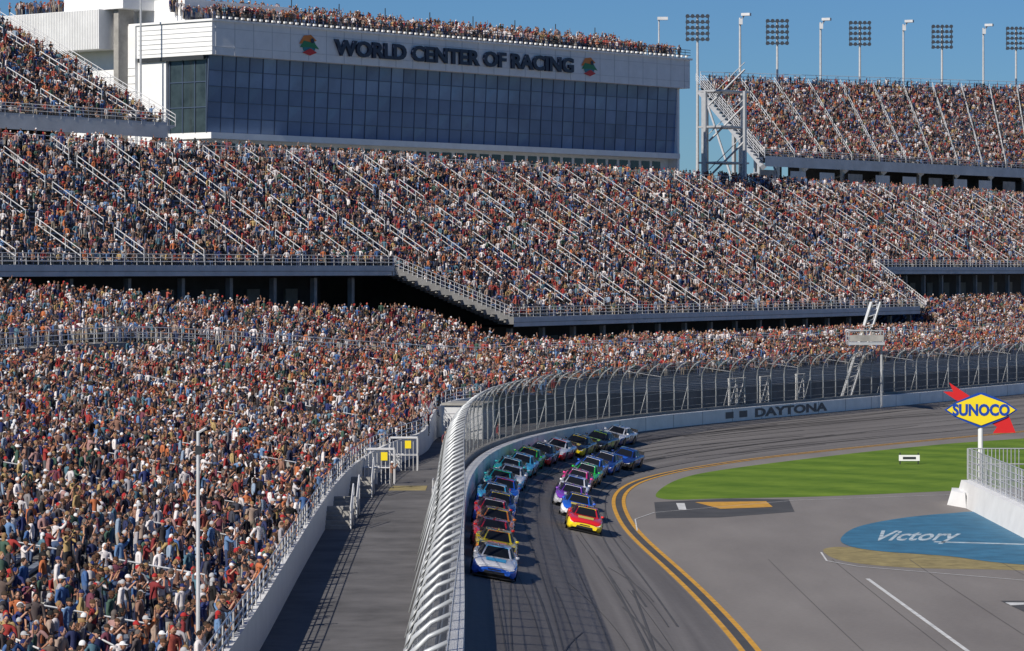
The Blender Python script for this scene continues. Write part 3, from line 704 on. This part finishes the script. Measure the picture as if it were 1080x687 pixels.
# ------------------------------------------------ cars
def paint(name,c,r=.22): return mat(name,c,r,0.0,coat=.6)
tyre=mat('tyre',(.02,.02,.02),.8); cglass=mat('car_glass',(.012,.014,.018),.3,spec=.2); blk=mat('car_black',(.02,.02,.022),.4); rim=mat('rim',(.12,.12,.13),.35,.6); hl=mat('headlight_decal',(.7,.72,.75),.15)
def car(x,y,z,yaw,pitchroll,c1,c2,c3,num):
    m=MB()
    st=[(2.44,.70,.24,.47),(2.36,.84,.15,.56),(2.1,.94,.12,.66),(1.75,.985,.12,.72),(1.4,.99,.12,.76),(.9,.985,.12,.81),(.2,.975,.12,.84),(-.6,.975,.12,.87),(-1.35,.99,.13,.90),(-1.9,.98,.14,.92),(-2.3,.94,.20,.92),(-2.42,.88,.30,.86)]
    R=[]
    for (X_,w,zb,hs) in st:
        h=[(0,zb),(w*.93,zb),(w,zb+.12),(w,(zb+hs)/2+.05),(w*.985,hs-.10),(w*.93,hs-.025),(w*.78,hs+.01),(w*.4,hs+.035)]
        ring=[(X_,a,b_) for a,b_ in h]+[(X_,0,hs+.045)]+[(X_,-a,b_) for a,b_ in h[::-1][:-1]]
        R.append(ring)
    n=len(R[0]); base=len(m.v)
    m.v.extend([p for r in R for p in r])
    for i in range(len(R)-1):
        for j in range(n):
            mi=0
            if j in (1,2,n-2,n-3) : mi=1
            if i<3 and j in (3,4,n-4,n-5): mi=1
            if i>=9: mi=1
            if j in (0,n-1): mi=5
            m.f.append((base+i*n+j,base+i*n+(j+1)%n,base+(i+1)*n+(j+1)%n,base+(i+1)*n+j)); m.m.append(mi)
    m.f.append(tuple(base+j for j in range(n))); m.m.append(1)
    m.f.append(tuple(base+(len(R)-1)*n+j for j in range(n))[::-1]); m.m.append(1)
    B=[(.98,.66,.82),(.55,.80,.85),(-.5,.82,.88),(-1.35,.76,.92),(-1.78,.60,.94)]
    Tt=[(.22,.50,1.235),(.10,.56,1.26),(-.45,.585,1.285),(-.95,.54,1.27),(-1.10,.48,1.245)]
    b0=len(m.v)
    for lst in (B,Tt):
        for sg_ in (1,-1):
            for a,w,zz in lst: m.v.append((a,sg_*w,zz))
    def idx(l,sd,i): return b0+l*10+sd*5+i
    for sd in (0,1):
        for i in range(4): m.f.append((idx(0,sd,i),idx(0,sd,i+1),idx(1,sd,i+1),idx(1,sd,i))); m.m.append(0)
    for i in range(4): m.f.append((idx(1,0,i),idx(1,0,i+1),idx(1,1,i+1),idx(1,1,i))); m.m.append(0)
    m.f.append((idx(0,0,0),idx(1,0,0),idx(1,1,0),idx(0,1,0))); m.m.append(0)
    m.f.append((idx(0,0,4),idx(1,0,4),idx(1,1,4),idx(0,1,4))); m.m.append(0)
    V=lambda k:np.array(m.v[k])
    def win(a,b_,c,d_,sh=.1,off=.012,mi=3):
        q=[V(a),V(b_),V(c),V(d_)]; ce=sum(q)/4; q=[p+(ce-p)*sh for p in q]; nn=np.cross(q[1]-q[0],q[3]-q[0]); nn/=np.linalg.norm(nn)
        if nn@(ce-np.array([-.4,0,.9]))<0: nn=-nn
        m.add([p+nn*off for p in q],[(0,1,2,3)],mi)
    win(idx(0,0,0),idx(1,0,0),idx(1,1,0),idx(0,1,0),.12); win(idx(0,0,4),idx(1,0,4),idx(1,1,4),idx(0,1,4),.14)
    for sd in (0,1):
        win(idx(0,sd,0),idx(0,sd,1),idx(1,sd,1),idx(1,sd,0),.15); win(idx(0,sd,1),idx(0,sd,2),idx(1,sd,2),idx(1,sd,1),.13); win(idx(0,sd,2),idx(0,sd,3),idx(1,sd,3),idx(1,sd,2),.18)
    m.poly([(.245,-.47,1.235),(.245,.47,1.235),(.33,.50,1.185),(.33,-.50,1.185)],2)
    for wx in (1.42,-1.36):
        for sg_ in (1,-1):
            def disc(r,yy,mi,n_=16): 
                return [(wx+r*math.cos(6.283*i/n_),yy,.345+r*math.sin(6.283*i/n_)) for i in range(n_)]
            m.hexa(disc(.345,sg_*.70,0),disc(.345,sg_*1.0,0),4)
            m.poly(disc(.40,sg_*.994,0),5)
            m.poly(disc(.235,sg_*1.006,0),6)
            for k in range(5):
                g_=6.283*k/5; m.poly([(wx+.05*math.cos(g_+1.5),sg_*1.010,.345+.05*math.sin(g_+1.5)),(wx+.22*math.cos(g_-.15),sg_*1.010,.345+.22*math.sin(g_-.15)),(wx+.22*math.cos(g_+.15),sg_*1.010,.345+.22*math.sin(g_+.15))],5)
    m.hexa([(2.452,-.48,.24),(2.452,.48,.24),(2.452,.42,.36),(2.452,-.42,.36)],[(2.40,-.48,.24),(2.40,.48,.24),(2.40,.42,.36),(2.40,-.42,.36)],5)
    m.hexa([(2.455,-.30,.40),(2.455,.30,.40),(2.45,.26,.45),(2.45,-.26,.45)],[(2.40,-.30,.40),(2.40,.30,.40),(2.40,.26,.45),(2.40,-.26,.45)],5)
    m.box((2.2,0,.10),(.62,1.86,.04),5); m.box((-2.38,0,1.0),(.04,1.62,.2),5); 
    for sg_ in (1,-1):
        m.hexa([(2.46,sg_*.50,.44),(2.40,sg_*.82,.50),(2.30,sg_*.86,.56),(2.36,sg_*.55,.52)],[(2.30,sg_*.50,.40),(2.24,sg_*.80,.46),(2.14,sg_*.84,.50),(2.2,sg_*.55,.48)],7)
        m.box((.72,sg_*.92,.93),(.14,.16,.1),0); m.box((-2.43,sg_*.62,.70),(.04,.36,.14),8)
        put_text(m,num,(-.35,sg_*.982,.56),(-sg_,0,0),(0,0,1),.75,.5,2,off=.03)
        m.poly([(1.0,sg_*.989,.55),(.35,sg_*.989,.55),(.35,sg_*.989,.68),(1.0,sg_*.989,.68)],2); m.poly([(-1.9,sg_*.992,.6),(-2.2,sg_*.975,.6),(-2.2,sg_*.975,.78),(-1.9,sg_*.99,.78)],2)
    put_text(m,num,(-.45,0,1.292),(0,1,0),(-1,0,0),.7,.6,2,off=.03)
    m.poly([(1.95,-.42,.746),(1.95,.42,.746),(1.35,.45,.828),(1.35,-.45,.828)],2)
    m.box((-.2,0,1.31),(.9,.03,.05),0)
    mats=[paint('paint_a',c1),paint('paint_b',c2),paint('paint_c',c3),cglass,tyre,blk,rim,hl,M['red']]
    o=m.obj('stock_car',mats)
    o.location=(x,y,z); o.rotation_euler=pitchroll; 
    me=o.data
    sm_=[mi in (0,1) and len(f)==4 for f,mi in zip(m.f,m.m)]; me.polygons.foreach_set('use_smooth',sm_)
    return o
COL=dict(w=(.82,.82,.84),r=(.75,.02,.02),y=(.88,.66,.02),o=(.88,.24,.02),b=(.02,.12,.62),n=(.01,.03,.17),k=(.02,.02,.022),g=(.03,.5,.06),t=(.02,.46,.48),c=(.08,.50,.80),p=(.22,.05,.45),m=(.85,.05,.30),s=(.40,.42,.45),l=(.40,.7,.05))
def place(s,D,cols,num,dh=0.0):
    tt_=np.array([np.interp(s,S,t[:,0]),np.interp(s,S,t[:,1])]); nn=Nrm(s)
    w=float(W(s)); fx=Vector((-tt_[0],-tt_[1],0)).normalized(); left=Vector((-nn[0]*w,-nn[1]*w,-2.0)).normalized()
    if dh: fx=Matrix.Rotation(dh,3,'Z')@fx
    zz=fx.cross(left); 
    if zz.z<0: left=-left; zz=-zz
    left=zz.cross(fx); Rm=Matrix((fx,left,zz)).transposed()
    p=P(s,D); zq=track_z(p[0],p[1])
    car(p[0],p[1],zq+.02,0,Rm.to_euler(),*[COL[k] for k in cols],num)
left=[(512,610,'wbc','24'),(521,593,'yoo','22'),(506,579,'rrk','19'),(520,567,'ooy','20'),(509,557,'rbw','5'),(523,548,'nby','17'),(514,539,'cbw','9'),(527,531,'bwr','43'),(519,523,'twg','11'),(534,516,'wcs','2'),(527,510,'tgw','31'),(541,504,'ctw','42'),(539,499,'ggy','77'),(553,494,'krw','8'),(566,489,'wrr','4'),(586,484,'kyy','15'),(606,479,'kkl','99'),(636,470,'wnk','51')]
right=[(615,562,'ryy','18'),(607,547,'bwy','3'),(599,536,'pww','48'),(602,526,'wpb','1'),(604,518,'mrw','12'),(612,511,'gkw','38'),(616,504,'bnw','14'),(628,499,'nbw','21'),(650,494,'nkb','34')]
for L_ in (left,right):
    last=-1e9
    for u,v,cc_,nm in L_:
        x,y,z=on_track(u,v); s,D=locate(x,y); s+=2.3; s=max(s,last+6.3); last=s; D=min(D,-1.25)
        place(s,D,cc_,nm,rng.uniform(-.015,.015))

# ------------------------------------------------ people variants
def mute(c):
    l=.25*c[0]+.6*c[1]+.15*c[2]; return tuple((x*.82+l*.18)*k for x,k in zip(c,(.86,.80,.79)))
def ramp_mat(name,cols,seed,rough=.85):
    m=bpy.data.materials.new(name); m.use_nodes=True; nt=m.node_tree; b=nt.nodes['Principled BSDF']; b.inputs['Roughness'].default_value=rough; b.inputs['Specular IOR Level'].default_value=.2
    oi=nt.nodes.new('ShaderNodeObjectInfo'); wn=nt.nodes.new('ShaderNodeTexWhiteNoise'); wn.noise_dimensions='1D'
    ad=nt.nodes.new('ShaderNodeMath'); ad.operation='MULTIPLY_ADD'; ad.inputs[1].default_value=37.0+seed; ad.inputs[2].default_value=seed*3.1
    nt.links.new(oi.outputs['Random'],ad.inputs[0]); nt.links.new(ad.outputs[0],wn.inputs['W'])
    r=nt.nodes.new('ShaderNodeValToRGB'); r.color_ramp.interpolation='CONSTANT'; n=len(cols)
    while len(r.color_ramp.elements)<n: r.color_ramp.elements.new(.5)
    for i in range(n): r.color_ramp.elements[i].position=i/n
    for i in range(n): r.color_ramp.elements[i].color=(*cols[i],1)
    nt.links.new(wn.outputs['Value'],r.inputs['Fac']); nt.links.new(r.outputs['Color'],b.inputs['Base Color']); return m
shirt=ramp_mat('shirt_cloth',[mute(c) for c in [(.42,.035,.03),(.80,.80,.80),(.03,.045,.14),(.05,.16,.42),(.02,.02,.022),(.88,.88,.88),(.26,.26,.27),(.60,.17,.04),(.28,.03,.035),(.03,.03,.035),(.12,.28,.55),(.42,.43,.47),(.50,.36,.12),(.03,.05,.20),(.66,.66,.67),(.03,.03,.05),(.12,.10,.10),(.42,.32,.25),(.06,.14,.10),(.28,.42,.58),(.45,.26,.24),(.02,.03,.08),(.48,.09,.06),(.06,.07,.10),(.05,.05,.06),(.22,.06,.10),(.08,.22,.30),(.90,.90,.90),(.16,.12,.10),(.34,.18,.12)]],1)
pants=ramp_mat('trouser_cloth',[(.04,.06,.13),(.03,.03,.035),(.08,.12,.22),(.28,.24,.19),(.1,.1,.11),(.05,.07,.14),(.33,.32,.30)],2)
skin=ramp_mat('skin',[(.50,.27,.18),(.43,.22,.14),(.54,.31,.22),(.36,.18,.11),(.14,.07,.045),(.49,.26,.17)],3,.6)
hair=ramp_mat('hair_or_cap',[(.03,.02,.015),(.09,.045,.025),(.02,.02,.02),(.42,.42,.43),(.27,.17,.08),(.38,.03,.03),(.02,.03,.11),(.72,.72,.72),(.13,.11,.1),(.02,.02,.02),(.09,.05,.03),(.05,.035,.025)],4)
shoe=mat('shoe',(.08,.08,.08),.7); eyem=mat('eye_dark',(.015,.015,.02),.3)
PM=[shirt,pants,skin,hair,shoe,eyem]
vcol=bpy.data.collections.new('crowd_members')
def make_person(idx_,sit,arms,hat,lean):
    hz=.93 if not sit else .50; hx=0.0 if not sit else -.05
    lx=lean
    J={'pel':(hx,0,hz),'wai':(hx+lx*.3,0,hz+.16),'che':(hx+lx*.7,0,hz+.38),'nb':(hx+lx,0,hz+.53),'nk':(hx+lx+.01,0,hz+.60)}
    Rd={'pel':(.15,.115),'wai':(.14,.10),'che':(.165,.115),'nb':(.10,.08),'nk':(.055,.055)}
    E=[('pel','wai','s'),('wai','che','s'),('che','nb','s'),('nb','nk','k')]
    for s_,sd in (('l',1),('r',-1)):
        sh=(hx+lx*.95,sd*.20,hz+.49); a=arms[0 if sd==1 else 1]
        el,wr={'down':((sh[0]-.02,sd*.27,sh[2]-.29),(sh[0]+.05,sd*.27,sh[2]-.54)),
               'fold':((sh[0]+.04,sd*.27,sh[2]-.27),(sh[0]+.24,sd*.06,sh[2]-.22)),
               'hip':((sh[0]-.06,sd*.40,sh[2]-.24),(sh[0]+.03,sd*.19,sh[2]-.42)),
               'up':((sh[0]+.08,sd*.36,sh[2]+.20),(sh[0]+.14,sd*.28,sh[2]+.46)),
               'phone':((sh[0]+.20,sd*.26,sh[2]-.12),(sh[0]+.36,sd*.08,sh[2]+.12)),
               'lap':((sh[0]+.03,sd*.26,sh[2]-.27),(sh[0]+.26,sd*.13,sh[2]-.35))}[a]
        J['sh'+s_]=sh; J['el'+s_]=el; J['wr'+s_]=wr
        Rd['sh'+s_]=(.07,.07); Rd['el'+s_]=(.046,.046); Rd['wr'+s_]=(.03,.03)
        hv=Vector(wr)-Vector(el); hv.normalize(); J['ha'+s_]=tuple(Vector(wr)+hv*.07); Rd['ha'+s_]=(.042,.022)
        E+=[('nb','sh'+s_,'s'),('sh'+s_,'el'+s_,'s'),('el'+s_,'wr'+s_,'k'),('wr'+s_,'ha'+s_,'k')]
        if sit: kn=(.40,sd*.12,.50); an=(.38,sd*.12,.09)
        else: kn=(.03,sd*.11,.50); an=(-.01,sd*.12,.09)
        J['hp'+s_]=(hx+.01,sd*.09,hz-.06); J['kn'+s_]=kn; J['an'+s_]=an; J['to'+s_]=(an[0]+.17,an[1]*1.1,.045)
        Rd['hp'+s_]=(.095,.10); Rd['kn'+s_]=(.062,.062); Rd['an'+s_]=(.042,.045); Rd['to'+s_]=(.045,.035)
        E+=[('pel','hp'+s_,'p'),('hp'+s_,'kn'+s_,'p'),('kn'+s_,'an'+s_,'p'),('an'+s_,'to'+s_,'f')]
    names=list(J); me=bpy.data.meshes.new('sk'); me.from_pydata([J[n_] for n_ in names],[(names.index(a),names.index(b_)) for a,b_,_ in E],[])
    o=bpy.data.objects.new('sk',me); scene.collection.objects.link(o); o.modifiers.new('Skin','SKIN'); 
    sv_=me.skin_vertices[0].data
    for i,n_ in enumerate(names): sv_[i].radius=Rd[n_]
    sv_[0].use_root=True
    ss_=o.modifiers.new('Sub','SUBSURF'); ss_.levels=1; ss_.render_levels=1
    dg=bpy.context.evaluated_depsgraph_get(); em=bpy.data.meshes.new_from_object(o.evaluated_get(dg))
    bpy.data.objects.remove(o)
    m=MB(); VV=np.array([v.co[:] for v in em.vertices]); mm={'s':0,'p':1,'k':2,'f':4}
    segs=[(np.array(J[a]),np.array(J[b_]),mm[k]) for a,b_,k in E]
    m.v=[tuple(v) for v in VV]
    for p in em.polygons:
        ce=VV[list(p.vertices)].mean(0); best=9; bk=0
        for a,b_,k in segs:
            ab=b_-a; tt_=np.clip((ce-a)@ab/(ab@ab),0,1); dd=np.linalg.norm(ce-a-tt_*ab)-(.05 if k in (0,1) else 0)
            if dd<best: best=dd; bk=k
        m.f.append(tuple(p.vertices)); m.m.append(bk)
    bpy.data.meshes.remove(em)
    for s_,sd in (('l',1),('r',-1)):
        h=Vector(J['ha'+s_]); w=Vector(J['wr'+s_]); dr=(h-w).normalized(); side=dr.cross(Vector((1,0,.3))).normalized()
        for k in range(4):
            st_=h+side*(k-1.5)*.019; L_=.07+.012*(1-abs(k-1.4)); m.tube([st_,st_+dr*L_*.55+Vector((.006,0,0)),st_+dr*L_+Vector((.02,0,0))],[.010,.009,.006],2,4)
        st_=w+dr*.03+side*.03; m.tube([st_,st_+side*.03+dr*.03,st_+side*.035+dr*.06],[.012,.010,.007],2,4)
        if arms[0 if sd==1 else 1]=='phone' and sd==1: m.box(tuple(h+dr*.04+Vector((.02,-.08,.03))),(.015,.15,.08),5)
    hc=Vector(J['nk'])+Vector((.03,0,.125))
    def ell(c,r,mi,nu=12,nv=8,z0=-1.0,z1=1.0,f_=None):
        vs=[];fs=[]
        a0=math.asin(z0); a1=math.asin(z1)
        for i in range(nv+1):
            ph=a0+(a1-a0)*i/nv
            for j in range(nu):
                th=6.2832*j/nu; q=[math.cos(ph)*math.cos(th)*r[0],math.cos(ph)*math.sin(th)*r[1],math.sin(ph)*r[2]]
                if f_: q=f_(q)
                vs.append((c[0]+q[0],c[1]+q[1],c[2]+q[2]))
        for i in range(nv):
            for j in range(nu): fs.append((i*nu+j,i*nu+(j+1)%nu,(i+1)*nu+(j+1)%nu,(i+1)*nu+j))
        m.add(vs,fs,mi)
    def shape(q):
        k=1-.25*max(0,-q[2]/.12); return [q[0]*k+(.01 if q[2]<-.04 else 0),q[1]*k,q[2]]
    ell(hc,(.098,.078,.122),2,f_=shape)
    m.tube([hc+Vector((.092,0,.02)),hc+Vector((.118,0,-.022)),hc+Vector((.09,0,-.03))],[.008,.016,.01],2,5)
    m.box(tuple(hc+Vector((.085,0,-.062))),(.012,.045,.010),5)
    for sd in (1,-1):
        m.box(tuple(hc+Vector((.086,sd*.03,.015))),(.016,.030 if idx_%3 else .045,.012 if idx_%3 else .026),5)
        m.tube([hc+Vector((0,sd*.072,.02)),hc+Vector((-.012,sd*.09,.0)),hc+Vector((0,sd*.074,-.03))],[.012,.018,.01],2,5)
    if hat==0: ell(hc+Vector((-.016,0,.022)),(.100,.088,.115),3,z0=-.15)
    elif hat==1:
        ell(hc+Vector((-.006,0,.035)),(.105,.088,.105),3,z0=-.05)
        b_=hc+Vector((.08,0,.045)); m.hexa([tuple(b_+Vector(q)) for q in ((0,-.07,0),(.09,-.045,-.012),(.09,.045,-.012),(0,.07,0))],[tuple(b_+Vector(q)) for q in ((0,-.07,.012),(.09,-.045,0),(.09,.045,0),(0,.07,.012))],3)
    else:
        ell(hc+Vector((-.022,0,.012)),(.105,.094,.125),3,z0=-.2); ell(hc+Vector((-.07,0,-.10)),(.05,.085,.14),3)
    o=m.obj('person_%02d'%idx_,PM,smooth=True,link=False); vcol.objects.link(o)
specs=[(0,('down','down'),1,0),(0,('fold','fold'),0,.0),(0,('phone','phone'),1,.02),(0,('hip','down'),2,.0),(0,('down','hip'),0,.04),(0,('up','down'),1,.03),(0,('fold','down'),2,.05),(0,('down','down'),0,.08),
       (1,('lap','lap'),1,.03),(1,('lap','lap'),2,.1),(1,('fold','fold'),0,.0),(1,('phone','lap'),1,.04)]
for i,(a,b_,c_h,l) in enumerate(specs): make_person(i,a,b_,c_h,l)

pts=np.array(PTS); print('PEOPLE',len(pts))
me=bpy.data.meshes.new('crowd'); me.from_pydata(pts[:,:3].tolist(),[],[])
a=me.attributes.new('rot','FLOAT_VECTOR','POINT'); rv=np.zeros((len(pts),3),np.float32); rv[:,2]=pts[:,3]; a.data.foreach_set('vector',rv.ravel())
a=me.attributes.new('scl','FLOAT','POINT'); a.data.foreach_set('value',pts[:,4].astype(np.float32))
a=me.attributes.new('var','INT','POINT'); a.data.foreach_set('value',pts[:,5].astype(np.int32))
crowd=bpy.data.objects.new('crowd',me); scene.collection.objects.link(crowd)
ng=bpy.data.node_groups.new('crowd_nodes','GeometryNodeTree')
ng.interface.new_socket('Geometry',in_out='INPUT',socket_type='NodeSocketGeometry'); ng.interface.new_socket('Geometry',in_out='OUTPUT',socket_type='NodeSocketGeometry')
N_=ng.nodes; gi=N_.new('NodeGroupInput'); go=N_.new('NodeGroupOutput'); ip=N_.new('GeometryNodeInstanceOnPoints'); ci=N_.new('GeometryNodeCollectionInfo')
ci.inputs['Collection'].default_value=vcol; ci.inputs['Separate Children'].default_value=True; ci.inputs['Reset Children'].default_value=True
def na(nm,ty):
    n_=N_.new('GeometryNodeInputNamedAttribute'); n_.data_type=ty; n_.inputs['Name'].default_value=nm; return n_.outputs[0]
e2=N_.new('FunctionNodeEulerToRotation')
ng.links.new(na('rot','FLOAT_VECTOR'),e2.inputs[0]); ng.links.new(gi.outputs[0],ip.inputs['Points']); ng.links.new(ci.outputs[0],ip.inputs['Instance'])
ip.inputs['Pick Instance'].default_value=True
ng.links.new(na('var','INT'),ip.inputs['Instance Index']); ng.links.new(e2.outputs[0],ip.inputs['Rotation']); ng.links.new(na('scl','FLOAT'),ip.inputs['Scale'])
ng.links.new(ip.outputs[0],go.inputs[0])
md=crowd.modifiers.new('crowd','NODES'); md.node_group=ng

# ------------------------------------------------ camera, light
cam=bpy.data.cameras.new('camera'); co=bpy.data.objects.new('camera',cam); scene.collection.objects.link(co)
co.location=(0,0,H); co.rotation_euler=(math.radians(90),0,0); cam.sensor_width=36; cam.lens=F/1080*36; cam.shift_y=-58.5/1080; cam.clip_end=20000; cam.clip_start=1
scene.camera=co
el=math.radians(36); hx,hy=-.62,-.785
sv=Vector((hx*math.cos(el),hy*math.cos(el),math.sin(el)))
sun=bpy.data.lights.new('sun','SUN'); sun.energy=5.0; sun.angle=math.radians(.5); sun.color=(1,.94,.85)
so=bpy.data.objects.new('sun',sun); scene.collection.objects.link(so); so.rotation_euler=(-sv).to_track_quat('-Z','Y').to_euler()
w=bpy.data.worlds.new('World'); scene.world=w; w.use_nodes=True; nt=w.node_tree
sky=nt.nodes.new('ShaderNodeTexSky'); sky.sky_type='NISHITA'; sky.sun_disc=False; sky.sun_elevation=el; sky.sun_rotation=math.atan2(hx,hy)
sky.dust_density=0.0; sky.ozone_density=3.0; sky.air_density=1.0
mx=nt.nodes.new('ShaderNodeMix'); mx.data_type='RGBA'; mx.blend_type='MULTIPLY'; mx.inputs[0].default_value=1.0; mx.inputs[7].default_value=(.44,.74,1.18,1)
nt.links.new(sky.outputs[0],mx.inputs[6])
bg=nt.nodes['Background']; bg.inputs['Strength'].default_value=.055; nt.links.new(mx.outputs[2],bg.inputs['Color'])
scene.view_settings.view_transform='Standard'; scene.view_settings.look='None'; scene.view_settings.exposure=0
